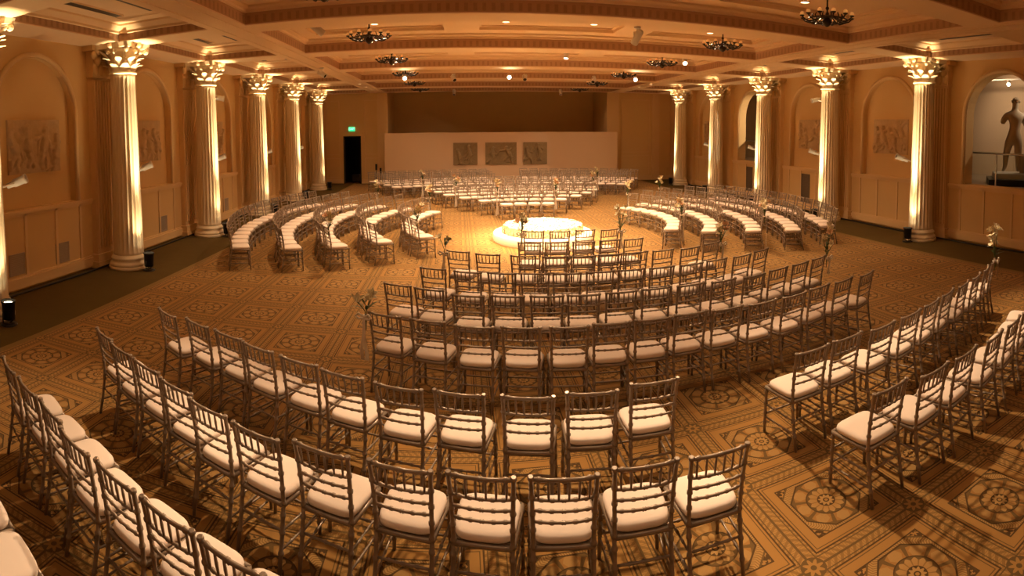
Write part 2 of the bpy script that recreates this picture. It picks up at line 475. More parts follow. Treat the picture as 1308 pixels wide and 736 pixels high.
mb = MB()                                                   # dark lobby behind the door
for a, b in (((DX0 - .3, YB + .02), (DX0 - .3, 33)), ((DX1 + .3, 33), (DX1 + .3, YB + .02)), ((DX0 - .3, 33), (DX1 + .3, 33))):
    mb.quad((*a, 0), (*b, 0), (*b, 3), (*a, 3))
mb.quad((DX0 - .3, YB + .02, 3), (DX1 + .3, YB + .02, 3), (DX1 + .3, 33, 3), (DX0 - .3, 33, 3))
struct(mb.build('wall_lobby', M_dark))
mb = MB()
mb.box(DX0 - .02, DX0 + .05, YB - .02, YB + .2, 0, DZ); mb.box(DX1 - .05, DX1 + .02, YB - .02, YB + .2, 0, DZ); mb.box(DX0 + .05, DX1 - .05, YB - .02, YB + .2, DZ - .06, DZ)
struct(mb.build('door_1', M_dark))
mb = MB()                                                   # panel mouldings of the back side walls
for x0, x1 in ((-9.5, -8.75), (-7.35, -6.6), (6.9, 8.6)):
    for z0, z1 in ((.32, 1.42), (1.6, 4.6)):
        for (a, b, c, d) in ((x0, x1, z0, z0 + .035), (x0, x1, z1 - .035, z1), (x0, x0 + .035, z0 + .035, z1 - .035), (x1 - .035, x1, z0 + .035, z1 - .035)):
            mb.box(a, b, YB - .025, YB, c, d)
trim(mb)
for x0, x1 in ((-6.6, RX0), (RX1, 6.75), (8.75, 9.2)):
    mb = MB(); mb.box(x0, x1, YB - .09, YB, .0, ZB); trim(mb)
mb = MB()
for a, b in ((-XW, DX0 - .05), (DX1 + .05, RX0), (RX1, XW)):
    mb.box(a, b, YB - .05, YB, .0, .24)
struct(mb.build('baseboard_back', M_trim))

# ------------------------------------------------------------------ coffered ceiling
bm_c = MB(); TOP = 5.32
def rect_ring(z0, z1, a, b, mi):
    (x0, x1, y0, y1), (X0, X1, Y0, Y1) = a, b
    p = [(x0, y0, z0), (x1, y0, z0), (x1, y1, z0), (x0, y1, z0)]; q = [(X0, Y0, z1), (X1, Y0, z1), (X1, Y1, z1), (X0, Y1, z1)]
    for k in range(4): bm_c.quad(p[k], p[(k + 1) % 4], q[(k + 1) % 4], q[k], mi)
def inset(r, d): return (r[0] + d, r[1] - d, r[2] + d, r[3] - d)
def coffer(x0, x1, y0, y1, panels, fr, pd=1.0):
    r = (x0, x1, y0, y1)
    bm_c.m_extra = 0
    rect_ring(ZB, ZB + .02, r, r, 0)
    rect_ring(ZB + .02, ZB + fr, r, r, 1)
    r1 = inset(r, .05); rect_ring(ZB + fr, ZB + fr + .005, r, r1, 0)
    rect_ring(ZB + fr + .005, ZB + fr + .05, r1, r1, 0)
    r2 = inset(r1, .07); rect_ring(ZB + fr + .05, TOP - .04, r1, r2, 0)
    rect_ring(TOP - .04, TOP, r2, r2, 0)
    xs = sorted({r2[0], r2[1], *[p[0] for p in panels], *[p[1] for p in panels]}); ys = sorted({r2[2], r2[3], *[p[2] for p in panels], *[p[3] for p in panels]})
    for i in range(len(xs) - 1):
        for j in range(len(ys) - 1):
            cx, cy = (xs[i] + xs[i + 1]) / 2, (ys[j] + ys[j + 1]) / 2
            if any(p[0] < cx < p[1] and p[2] < cy < p[3] for p in panels): continue
            bm_c.quad((xs[i], ys[j], TOP), (xs[i + 1], ys[j], TOP), (xs[i + 1], ys[j + 1], TOP), (xs[i], ys[j + 1], TOP), 0)
    for p in panels:
        rect_ring(TOP, TOP + .07 * pd, p, p, 0); q = inset(p, .05)
        rect_ring(TOP + .07 * pd, TOP + .075 * pd, p, q, 0); rect_ring(TOP + .075 * pd, TOP + .11 * pd, q, q, 0)
        zt = TOP + .11 * pd; bm_c.quad((q[0], q[2], zt), (q[1], q[2], zt), (q[1], q[3], zt), (q[0], q[3], zt), 0)
lines = [CY[0] - CP] + CY
bays = [(lines[i] + .38, lines[i + 1] - .38) for i in range(6)] + [(CY[5] + .38, YB - .35)]
xcells = [(-XW, -9.0, 0), (-9.0, -6.88, 1), (-6.88, -6.1, 0), (-6.1, 6.1, 2), (6.1, 6.88, 0), (6.88, 9.0, 1), (9.0, XW, 0)]
yseg = []; yprev = YN
for a, b in bays: yseg += [(yprev, a, 0), (a, b, 1)]; yprev = b
yseg.append((yprev, YB, 0))
for y0, y1, by in yseg:
    for x0, x1, kx in xcells:
        if by and kx == 2:
            ya, yb = y0 + .55, y1 - .55
            coffer(x0, x1, y0, y1, [(-5.65, -2.5, ya, yb), (-1.66, 1.66, ya, yb), (2.5, 5.65, ya, yb)], .23)
        elif by and kx == 1:
            coffer(x0, x1, y0, y1, [(x0 + .42, x1 - .42, y0 + .45, y1 - .45)], .16, .2)
        else:
            bm_c.quad((x0, y0, ZB), (x1, y0, ZB), (x1, y1, ZB), (x0, y1, ZB), 0)
struct(bm_c.build('ceiling', [M_ceil, M_frieze]))
# slim soffit mouldings along the beams
for xs in (-6.49, 6.49):
    mb = MB()
    for d in (-.2, .2): mb.box(xs + d - .02, xs + d + .02, 1.5, YB, ZB - .015, ZB + .01)
    trim(mb, M_ceil)
# linear slot diffusers in the aisle coffers
def slot(x, y, label):
    mb = MB(); mb.box(x - .085, x + .085, y - .95, y + .95, TOP - .004, TOP + .02, 0)
    mb.box(x - .10, x - .085, y - .96, y + .96, TOP - .008, TOP + .02, 1); mb.box(x + .085, x + .10, y - .96, y + .96, TOP - .008, TOP + .02, 1)
    tag(mb.build('ceiling_slot_vent', [M_black, M_ceil]), label, 'vent', 'slot vents in the ceiling')
for i in range(0, 5):
    for xi, x in enumerate((-8.46, -7.66, 7.66, 8.46)):
        side = 'exit-sign' if x < 0 else 'statue'; wh = 'wall' if abs(x) > 8 else 'hall'
        slot(x, BAYC[i], 'black slot vent on %s side, %s-side slit of %s coffer from camera' % (side, wh, ORD[i + 1]))

# ------------------------------------------------------------------ lamps (visible fittings, some unseen) and the light they give
WARM = (1.0, .70, .43)
def spot_light(loc, aim, energy, size, blend=.5, col=WARM, r=.06):
    d = bpy.data.lights.new('spot_lamp', 'SPOT'); d.energy = energy; d.spot_size = rad(size); d.spot_blend = blend; d.color = col; d.shadow_soft_size = r
    o = bpy.data.objects.new('spot_lamp', d); COL.objects.link(o); o.location = loc
    o.rotation_euler = (Vector(aim) - Vector(loc)).to_track_quat('-Z', 'Y').to_euler(); return o

# par cans at the columns
def par_can(x, y, tgt, label):
    t = thing('uplight_can', label, 'lamp', (x, y, 0), 0, 'uplights at the columns')
    b = MB(); b.lathe([(.13, 0), (.14, .01), (.13, .025), (.05, .03)], 20); b.build('base_plate', M_black, t)
    b = MB()
    for s in (-1, 1): b.tube([(0, s * .02, .03), (0, s * .125, .06), (0, s * .125, .22)], .012, 6)
    b.build('yoke', M_black, t)
    b = MB(); b.lathe([(.085, .09), (.10, .1), (.11, .36), (.125, .365), (.125, .39), (.108, .39), (.10, .37)], 20, caps=False)
    b.lathe([(.02, .085), (.085, .09)], 20); b.build('can', M_black, t)
    b = MB(); b.lathe([(.10, .345), (.06, .35), (.001, .352)], 20); b.build('lens', M_par, t)
    return t
upl = []
for k in range(6): upl.append((-8.60, CY[k] - .10, -9.2, k, 'exit-sign'))
for k in range(1, 6): upl.append((8.66, CY[k] - .02, 9.2, k, 'statue'))
UPE = 5200
for x, y, cx, k, side in upl:
    n = ORD[k + 1] if side == 'exit-sign' else ORD[k]
    par_can(x, y, cx, 'black uplight can on floor, at foot of %s column from camera, %s side' % (n, side))
    s = 1 if cx > 0 else -1
    spot_light((x, y, .42), (cx - s * .24, CY[k], 4.75), UPE, 20, 1, (1, .74, .42), .05)
    spot_light((x, y, .42), (cx - s * .05, CY[k], 5.0), UPE * .028, 80, 1, (1, .72, .40), .05)

# downlights in the coffers, plus an added row near the camera
bayC = [(a + b) / 2 for a, b in bays]
dl = MB(); dl.lathe([(.085, 0), (.085, -.012), (.10, -.015), (.105, 0)], 20, caps=False); dl.lathe([(.085, -.004), (.04, -.003), (.001, -.002)], 20, mi=1, caps=False)
me_down = dl.mesh('ceiling_downlight', [M_ceil, M_down])
xn = {-4.12: 'outer exit-sign-side', -1.05: 'inner exit-sign-side', 1.05: 'inner statue-side', 4.12: 'outer statue-side'}
DLE = 1.0
for i in range(1, 7):
    for x in (-4.12, -1.05, 1.05, 4.12):
        y = min(bayC[i] + .68, bays[i][1] - .6)
        o = link('ceiling_downlight', me_down, None, (x, y, TOP + .108))
        tag(o, 'small round downlight in %s hall coffer from the camera, %s one of its row' % (ORD[i + 1] if False else ORD[i], xn[x]), 'downlight', 'round ceiling downlights')
for i in range(-1, 7):
    for x in (-4.12, -1.05, 1.05, 4.12):
        y = min(bayC[i] + .68, bays[i][1] - .6) if i >= 0 else -.2  # frontmost row is added without fittings, to brighten the near rings
        e = {-1: 50, 0: 60, 1: 160, 2: 820, 3: 800, 4: 600, 5: 290, 6: 130}[i]
        spot_light((x, y, TOP + .05 if i >= 0 else ZB - .05), (x, y + (0 if i >= 0 else 1.5), 0), e * DLE, 105 if abs(x) < 2 else 135, .9, WARM, .09)

for x, ax in ((-4.12, -6.0), (-1.05, -2.4), (1.05, 1.6), (4.12, 6.2)):      # swivelled downlights of the first coffer thrown on the near rings
    spot_light((x, bays[1][0] + .75, TOP - .02), (ax, 2.5, 0), 900 if x < -4 else 1350, 54, .7, WARM, .10)

# stage pinspots and audience spots hung below the coffers
def ceiling_spot(x, y, aim, label, lit, z=TOP, energy=0, size=40, drop=.24):
    t = thing('ceiling_spotlight', label, 'spotlight', (x, y, z), 0, 'ceiling spotlights')
    b = MB(); b.lathe([(.07, 0), (.07, -.03), (.03, -.04)], 14); b.tube([(0, 0, -.03), (0, 0, -drop + .1)], .014, 6)
    c = Vector((0, 0, -drop)); d = (Vector(aim) - Vector((x, y, z - drop))).normalized()
    w = d.cross(Vector((0, 0, 1))).normalized()
    for s in (-1, 1): b.tube([(0, 0, -drop + .1), tuple(w * s * .085 + Vector((0, 0, -drop + .09))), tuple(w * s * .085 + c)], .01, 6)
    b.build('bracket', M_fix, t)
    b = MB(); b.lathe([(.05, -.16), (.075, -.14), (.075, .16), (.07, .165), (.066, .13)], 18, tuple(c), axis=d, caps=False); b.lathe([(.001, -.165), (.05, -.16)], 18, tuple(c), axis=d, caps=False)
    b.build('can', M_fix, t)
    b = MB(); b.lathe([(.066, .135), (.03, .14), (.001, .142)], 18, tuple(c), axis=d, caps=False); b.build('lens', M_lens if lit else M_dark, t)
    if energy:
        spot_light(tuple(Vector((x, y, z - drop)) + d * .2), aim, energy, size, .6, (1, .66, .32), .07)
STG = (0.02, 14.35, .3)
CAMP = (-2.164, 0, 2.936)
ceiling_spot(-4.15, 20.35, (-2.6, 4, 1.6), 'glowing white spotlight among the ceiling beams, exit-sign side of hall', True, ZB, 420, 52, .12)
ceiling_spot(-0.3, 20.3, (-1.2, 4, 1.6), 'glowing white spotlight on ceiling beam, nearest the middle of hall', True, ZB, 420, 52, .12)
ceiling_spot(4.55, 20.3, (1.0, 4, 1.6), 'glowing white spotlight on ceiling beam, statue side by small chandelier', True, ZB, 420, 52, .12)
ceiling_spot(4.75, 15.95, (2.6, 10, .3), 'white ceiling spotlight with lit lens beside statue-side chandelier', True, TOP, 500, 45)
ceiling_spot(0.9, 15.5, (.2, 14.2, .3), 'white spotlight pointing straight down over the flower platform', True, TOP, 1500, 40)
ceiling_spot(-2.35, 20.3, STG, 'unlit-looking white spotlight on fourth ceiling beam, exit-sign side of middle', False, ZB, 2624, 34, .16)
ceiling_spot(0.3, 20.5, STG, 'white spotlight turned sideways just beside the middle glowing lamp', False, ZB, 2624, 34, .12)
ceiling_spot(3.0, 20.7, STG, 'white spotlight turned sideways left of statue-side glowing lamp', False, ZB, 2624, 34, .16)
ceiling_spot(1.35, 10.5, STG, 'large pale grey ceiling spotlight on the second beam from the camera', False, ZB, 2624, 40, .2)
ceiling_spot(-5.0, 10.9, STG, 'pale ceiling spotlight beside the second beam, near the exit-sign-side chandelier', False, TOP, 2624, 40, .3)
ceiling_spot(-2.4, 28.3, (-2.4, 26, 1), 'small pale spotlight on rear beam, exit-sign side of middle', False, ZB, 0, 34, .14)
ceiling_spot(3.1, 28.2, (3.1, 26, 1), 'small pale spotlight on rear beam, statue side of middle', False, ZB, 0, 34, .14)
ceiling_spot(-6.5, 17.2, STG, 'pale ceiling spotlight on long beam above the third exit-sign-side column', False, ZB, 1458, 40, .2)
# two small recessed lamps on each long beam near the rear
for x in (-6.45, 6.45):
    for y in (23.7, 25.4):
        o = link('beam_downlight', me_down, None, (x, y, ZB - .004))
        tag(o, 'tiny lit downlight in %s long beam, %s of the pair' % ('exit-sign-side' if x < 0 else 'statue-side', 'nearer' if y < 24 else 'farther'), 'downlight', 'beam downlights')

# ring chandeliers
def torus(mb, R, r, z, n=28, m=6, mi=0):
    mb.lathe([(R + r * cos(2 * PI * k / m), z + r * sin(2 * PI * k / m)) for k in range(m + 1)], n, mi=mi, caps=False)
mb = MB(); mb.lathe([(.10, TOP + .11), (.09, TOP + .07), (.03, TOP + .05)], 16); me_canopy = mb.mesh('canopy', M_bronze)
mb = MB(); mb.tube([(0, 0, TOP + .06), (0, 0, 5.0)], .016, 8); mb.ball((0, 0, 5.2), .035); mb.lathe([(.03, 4.92), (.07, 4.97), (.05, 5.05), (.03, 5.12)], 12); me_rod = mb.mesh('rod', M_bronze)
mb = MB(); torus(mb, .37, .016, 4.985); mb.lathe([(.02, 4.86), (.07, 4.90), (.10, 4.95), (.07, 5.0), (.04, 5.06)], 12)
for k in range(12):
    a = 2 * PI * k / 12; ca, sa = cos(a), sin(a)
    mb.tube([(.05 * ca, .05 * sa, 5.02), (.13 * ca, .13 * sa, 5.05), (.23 * ca, .23 * sa, 4.97), (.33 * ca, .33 * sa, 4.95), (.42 * ca, .42 * sa, 4.98), (.47 * ca, .47 * sa, 5.03)], .014, 6)
    mb.tube([(.25 * ca, .25 * sa, 4.97), (.30 * ca, .30 * sa, 5.04), (.27 * ca, .27 * sa, 5.09)], .012, 5)
    mb.lathe([(.015, 0), (.04, .012), (.046, .03)], 8, (.47 * ca, .47 * sa, 5.02))
me_ring = mb.mesh('ring_frame', M_bronze)
mb = MB(); mb.ball((0, 0, 0), .042, 0, 10, 7); me_globe = mb.mesh('globe', M_bulb)
for i in range(1, 7):
    for sx in (-1, 1):
        if sx < 0 and i == 1: pass
        t = thing('ring_chandelier', 'dark ring chandelier with amber globes, %s from camera in %s row' % (ORD[i], 'exit-sign-side' if sx < 0 else 'statue-side'), 'chandelier', (sx * 4.14, bayC[i], 0), .1 * i, 'ring chandeliers')
        link('canopy', me_canopy, t); link('rod', me_rod, t); rf = link('ring_frame', me_ring, t)
        for k in range(12):
            a = 2 * PI * k / 12; link('globe', me_globe, rf, (.47 * cos(a), .47 * sin(a), 5.075))

# wall spots on the columns that pick out the reliefs
def wall_spot(x, y, z, aim, label, dark=False, energy=0):
    t = thing('wall_spotlight', label, 'spotlight', (x, y, z), 0, 'spotlights on the columns')
    d = (Vector(aim) - Vector((x, y, z))).normalized(); cyc = min(CY, key=lambda c: abs(c - y))
    b = MB(); b.tube([(0, 0, 0), (0, (cyc - y) * .5, -.06), ((9.2 if x > 0 else -9.2) - x, cyc - y + (.30 if cyc < y else -.30), -.06)], .02, 6); b.build('arm', M_fix, t)
    b = MB(); b.lathe([(.001, -.2), (.05, -.19), (.055, -.08), (.075, -.05), (.075, .14), (.085, .14), (.085, .19), (.075, .19), (.066, .15)], 16, axis=d, caps=False); b.build('can', M_fix, t)
    b = MB(); b.lathe([(.068, .155), (.001, .16)], 16, axis=d, caps=False); b.build('lens', M_black, t)
    if energy: spot_light(tuple(Vector((x, y, z)) + d * .3), aim, energy, 30, .7, WARM, .05)
for k in range(0, 5):
    nm = ORD[k + 1]
    wall_spot(-9.15, CY[k] + .72, 2.2, (-9.95, BAYC[k] + .3, 2.75) if False else (-7.6, CY[k] + 1.6, 2.9), 'white spotlight on arm beside %s exit-sign-side column' % nm)
for k in range(1, 5):
    wall_spot(9.15, CY[k] + .74, 2.22, (7.6, CY[k] + 1.5, 2.85), 'white spotlight on arm low beside %s statue-side column' % ORD[k])
wall_spot(9.1, CY[2] + .6, 4.0, (7.9, CY[2] + .9, 3.7), 'white spotlight with black mouth high on second statue-side column')
wall_spot(-9.1, CY[2] + .6, 4.0, (-8.0, CY[2] + 1.2, 3.8), 'white spotlight with black mouth high on third exit-sign-side column')

# ------------------------------------------------------------------ reliefs, vents, exit sign, partition
def relief_mesh(name, w, h, seed, m, nf=3):
    rnd = random.Random(seed); caps = []
    def chain(x, y, ang, n, step, r, bend):
        for i in range(n):
            x2, y2 = x + step * cos(ang), y + step * sin(ang)
            caps.append((x, y, x2, y2, r)); x, y = x2, y2; ang += rnd.uniform(-bend, bend); r *= .86
        return x, y
    for k in range(nf):                                     # carved figures: leaning torsos, heads, limbs and folds as flowing lumps
        cx = -w / 2 + w * (k + .5) / nf + rnd.uniform(-.1, .1) * w / nf; cy = rnd.uniform(-.12, .12) * h; a0 = PI / 2 + rnd.uniform(-.5, .5)
        tx, ty = chain(cx, cy - .1 * h, a0, 3, .11 * h, .085 * h, .35)
        caps.append((tx, ty + .05 * h, tx + .02, ty + .07 * h, .065 * h))
        for q in range(2):
            chain(cx, cy - .1 * h, -PI / 2 + rnd.uniform(-.9, .9), 3, .12 * h, .06 * h, .7)
            chain(tx, ty - .04 * h, rnd.uniform(-PI, 0.2), 3, .09 * h, .045 * h, .8)
        for q in range(3):
            chain(cx + rnd.uniform(-.4, .4) * w / nf, cy + rnd.uniform(-.35, .3) * h, rnd.uniform(-2.6, -.5), 4, .08 * h, .028 * h, .6)
    nx, ny = 84, 62; vs = []; fs = []
    for j in range(ny + 1):
        for i in range(nx + 1):
            x = -w / 2 + w * i / nx; y = -h / 2 + h * j / ny; z = 0
            for x0, y0, x1, y1, r in caps:
                dx, dy = x1 - x0, y1 - y0; L = dx * dx + dy * dy + 1e-9
                t = max(0, min(1, ((x - x0) * dx + (y - y0) * dy) / L)); dd = math.hypot(x - x0 - t * dx, y - y0 - t * dy)
                if dd < r: z = max(z, .9 * r * (1 - (dd / r) ** 4) ** .5 + .012)
            e = min(i, nx - i, j, ny - j)
            z = .05 + min(z, .13) + .006 * sin(x * 17 + seed) * cos(y * 23)
            if e == 0: z = .05
            vs.append((x, y, z))
    for j in range(ny):
        for i in range(nx):
            a = j * (nx + 1) + i; fs.append((a, a + 1, a + nx + 2, a + nx + 1))
    mb = MB(); mb.add(vs, fs, 0, True); mb.box(-w / 2, w / 2, -h / 2, h / 2, 0, .049)
    return mb.mesh(name, m)
def relief(pos, w, h, seed, face, label, m=None, nf=4):
    o = link('relief_panel', relief_mesh('relief_panel', w, h, seed, m or M_relief, nf), None, pos)
    o.rotation_euler = {'+x': (PI / 2, 0, PI / 2), '-x': (PI / 2, 0, -PI / 2), '-y': (PI / 2, 0, 0)}[face]
    tag(o, label, 'relief', 'carved relief panels')
XR = XW + .13
for k in range(5):
    relief((-XR, BAYC[k], 2.80), 1.5, 1.08, 11 + k, '+x', 'carved stone relief in wall arch between %s and %s exit-sign-side columns' % (ORD[k + 1], ORD[k + 2]))
for k in (1, 2, 4):
    relief((XR, BAYC[k], 2.82), 1.5, 1.08, 31 + k, '-x', 'carved stone relief in wall arch between %s and %s statue-side columns' % (ORD[k], ORD[k + 1]))
PY0 = 29.0
mb = MB(); mb.box(-6.13, 6.42, PY0, PY0 + .22, 0, 2.76, 0, .012)
tag(mb.build('display_partition', M_part), 'low freestanding white partition wall across the back of the hall', 'partition')
for xc, w, nm in ((-1.84, 1.27, 'exit-sign-side'), (.04, 1.66, 'middle'), (1.87, 1.27, 'statue-side')):
    relief((xc, PY0, 1.64), w, 1.17, int(50 + xc * 7), '-y', '%s of three square grey reliefs on the white back partition' % nm, M_relief2, 2)
# vents in the wainscot
def vent(x, y, z, w, h, sx, m, label):
    t = thing('wall_vent', label, 'vent', (sx * x, y, z), 0, 'wall vents')
    b = MB(); xa, xb = (-.02, 0)
    def bx(a, c, d, e, g, k): b.box(min(-sx * a, -sx * c), max(-sx * a, -sx * c), d, e, g, k)
    bx(0, .02, -w / 2, -w / 2 + .025, -h / 2, h / 2); bx(0, .02, w / 2 - .025, w / 2, -h / 2, h / 2); bx(0, .02, -w / 2 + .025, w / 2 - .025, -h / 2, -h / 2 + .025); bx(0, .02, -w / 2 + .025, w / 2 - .025, h / 2 - .025, h / 2)
    b.build('frame', m, t)
    b = MB(); n = int(h / .04)
    for k in range(n):
        zz = -h / 2 + .03 + (h - .06) * (k + .5) / n
        bx(.002, .014, -w / 2 + .025, w / 2 - .025, zz - .011, zz + .011)
    bx(0, .003, -w / 2 + .025, w / 2 - .025, -h / 2 + .025, h / 2 - .025)
    b.build('louvre_panel', m, t)
for k in range(5):
    for d, nm in ((-.72, 'nearer'), (.62, 'farther')):
        vent(XW, BAYC[k] + d, .52, .42, .42, -1, M_grille, '%s square vent low on wall under %s exit-sign-side arch' % (nm, ORD[k + 1]))
for k in (2, 3):
    vent(XW, BAYC[k] + .15, .78, .52, 1.12, 1, M_darkgr, 'tall dark grille in wainscot under %s statue-side arch' % ORD[k + 1])
# exit sign
t = thing('exit_sign', 'green lit exit sign on back wall above the dark doorway', 'sign', (-8.06, YB, 3.02))
b = MB(); b.box(-.17, .17, -.06, 0, -.11, .11, 0, .01); b.build('sign_box', M_exit, t)
cu = bpy.data.curves.new('lettering', 'FONT'); cu.body = 'EXIT'; cu.size = .17; cu.align_x = 'CENTER'; cu.align_y = 'CENTER'; cu.extrude = .003
cu.materials.append(M_exitw); o_ = bpy.data.objects.new('lettering_curve', cu); COL.objects.link(o_)
me_l = bpy.data.meshes.new_from_object(o_.evaluated_get(bpy.context.evaluated_depsgraph_get())); bpy.data.objects.remove(o_); bpy.data.curves.remove(cu)
o = link('lettering', me_l, t); o.location = (0, -.062, 0); o.rotation_euler = (PI / 2, 0, 0)
# two slim dark stands at the end of the partition
for k, (x, y, h, w) in enumerate(((-6.55, 28.75, 1.15, 'taller'), (-6.3, 28.6, .95, 'shorter'))):
    b = MB(); b.lathe([(.14, 0), (.14, .02), (.03, .035)], 14); b.tube([(0, 0, .03), (0, 0, h - .3)], .022, 8); b.box(-.05, .05, -.04, .04, h - .32, h, 0, .01)
    tag(b.build('floor_stand', M_black, None, (x, y, 0)), 'thin dark floor stand by the partition end, %s of two' % w, 'stand', 'dark floor stands')
# box seen inside the dark doorway
b = MB(); b.box(-.22, .22, -.16, .16, .06, .46, 0, .02)
for sx_ in (-1, 1):
    for sy_ in (-1, 1): b.lathe([(.03, 0), (.03, .065)], 10, (sx_ * .17, sy_ * .11, 0))
tag(b.build('equipment_case', M_black, None, (-7.95, 30.5, 0)), 'black equipment case on the floor inside the dark doorway', 'case')

# ------------------------------------------------------------------ gallery behind the statue-side arches
GZ = ZSILL - .06; gx0, gx1 = XW + .34, 14.2
mb = MB()
mb.quad((gx1, 3, GZ), (gx1, 25, GZ), (gx1, 25, 5.2), (gx1, 3, 5.2)); mb.quad((gx0, 25, GZ), (gx1, 25, GZ), (gx1, 25, 5.2), (gx0, 25, 5.2)); mb.quad((gx0, 3, GZ), (gx1, 3, GZ), (gx1, 3, 5.2), (gx0, 3, 5.2))
mb.quad((gx0, 13.6, GZ), (gx1, 13.6, GZ), (gx1, 13.6, 5.2), (gx0, 13.6, 5.2))
mb.quad((gx0, 3, 5.2), (gx1, 3, 5.2), (gx1, 25, 5.2), (gx0, 25, 5.2)); struct(mb.build('wall_gallery', M_gal))
mb = MB(); mb.quad((XW, 3, GZ), (gx1, 3, GZ), (gx1, 25, GZ), (XW, 25, GZ)); struct(mb.build('floor_gallery', M_galfl))
t = struct(link('door_2', None, None, (gx1, 10.15, GZ)))
b = MB()
for z0, z1 in ((0, 2.55),): b.box(-.06, 0, -.62, .62, z0, z1)
for yy in (-.31, .31):
    for z0, z1 in ((.15, 1.0), (1.1, 2.4)): b.box(-.075, -.06, yy - .22, yy + .22, z0, z1, 0, .006)
b.build('door_leaf', M_gal, t)
b = MB()
for zz in (.35, 1.2, 2.2): b.box(-.085, -.055, -.61, -.57, zz - .07, zz + .07)
b.build('hinge_plate', M_black, t)
def railing(yc, label):
    t = thing('glass_railing', label, 'railing', (XW + .40, yc, GZ))
    b = MB(); b.box(-.006, .006, -1.5, 1.5, .08, .98); b.build('glass_panel', M_glass, t)
    b = MB(); b.tube([(-.02, -1.55, .93), (-.02, 1.55, .93)], .024, 8); b.build('handrail', M_steel, t)
    for yy in (-1.0, .35, 1.3):
        b = MB(); b.box(-.02, .02, yy - .02, yy + .02, 0, .93, 0, .004); b.build('post', M_steel, t)
railing(BAYC[0], 'glass railing with steel handrail in arched opening by the statue')
railing(BAYC[3], 'glass railing with steel handrail in arched opening between third and fourth statue-side columns')
# statue
t = thing('standing_statue', 'plaster statue of a standing nude man seen through arched wall opening', 'statue', (11.5, 8.62, GZ), rad(-52))
t.scale = (1.18, 1.18, 1.18)
b = MB(); b.box(-.62, .62, -.62, .62, 0, .16, 0, .01); b.build('plinth', M_black, t)
b = MB(); b.box(-.48, .48, -.42, .42, .16, .30, 0, .02); b.build('base', M_pedt, t)
def skin(name, verts, edges, radii, m, parent):
    me = bpy.data.meshes.new(name); me.from_pydata(verts, edges, []); me.materials.append(m)
    o = bpy.data.objects.new(name, me); COL.objects.link(o); o.parent = parent
    md = o.modifiers.new('Skin', 'SKIN'); md.use_smooth_shade = True
    for i, v in enumerate(me.skin_vertices[0].data):
        v.radius = radii[i] if isinstance(radii[i], tuple) else (radii[i], radii[i]); v.use_root = (i == 0)
    s = o.modifiers.new('Subdivision', 'SUBSURF'); s.levels = 2; s.render_levels = 2
    return o
V = [(0, 0, 1.18), (.02, .01, 1.36), (.03, .02, 1.58), (.02, .02, 1.74), (.02, .03, 1.84), (.03, .05, 1.93), (.03, .06, 2.04), (.03, .05, 2.12),
     (.21, .02, 1.70), (.285, 0, 1.54), (-.19, .02, 1.72), (-.27, .03, 1.57), (-.29, .05, 1.50),
     (.11, .0, 1.08), (.13, .04, .74), (.13, .0, .42), (.14, .09, .335), (-.10, .01, 1.08), (-.16, .12, .78), (-.20, -.05, .44), (-.24, .06, .335), (.30, .0, 1.46)]
E_ = [(0, 1), (1, 2), (2, 3), (3, 4), (4, 5), (5, 6), (6, 7), (3, 8), (8, 9), (9, 21), (3, 10), (10, 11), (11, 12), (0, 13), (13, 14), (14, 15), (15, 16), (0, 17), (17, 18), (18, 19), (19, 20)]
Rr = [(.175, .13), (.150, .12), (.205, .14), (.15, .11), (.09, .09), (.09, .10), (.09, .105), (.06, .07), .095, .075, .095, .075, .06, .13, .09, .055, (.05, .035), .13, .09, .055, (.05, .035), .06]
skin('body', V, E_, Rr, M_statue, t)
b = MB(); b.tube([(.27, -.02, .3), (.24, -.05, .75)], [.10, .08], 10); b.build('tree_trunk_support', M_statue, t)
b = MB(); b.ball((.03, .04, 2.085), (.092, .105, .095), 0, 12, 8)
for k in range(14): b.ball((.03 + .09 * cos(k * 2.4), (.04 + .085 * sin(k * 2.4)), 2.06 + .09 * (k % 4) / 4), .028, 0, 6, 4)
b.build('hair', M_statue, t)
b = MB(); b.lathe([(.05, 0), (.05, -.12), (.02, -.14)], 14); b.ball((0, 0, -.13), .06, 1)
tag(b.build('gallery_spotlight', [M_fix, M_lens], None, (12.8, 9.7, 4.75)), 'small glowing spotlight hanging above the statue in the gallery', 'spotlight')
b = MB(); b.box(-.02, .02, -2, 2, -.02, .02); tag(b.build('light_track', M_fix, None, (12.8, 9.7, 4.77)), 'thin light track in the gallery holding a glowing spotlight', 'track')
spot_light((12.8, 8.9, 4.6), (11.6, 8.4, 2.6), 70, 60, .6, (1, .74, .48), .05)
spot_light((11.6, 10.6, 4.9), (14.2, 9.6, 3.0), 150, 120, .8, (1, .70, .44), .1)
spot_light((12.4, 7.2, 4.9), (10.1, 9.2, 2.8), 150, 60, .6, (1, .76, .50), .05)
spot_light((12.6, 20.2, 4.9), (12.8, 20.6, 1.6), 200, 110, .8, (1, .72, .46), .1)
spot_light((12.6, 18.6, 4.6), (9.2, 22.25, 2.9), 900, 40, .6, (1, .76, .5), .05)

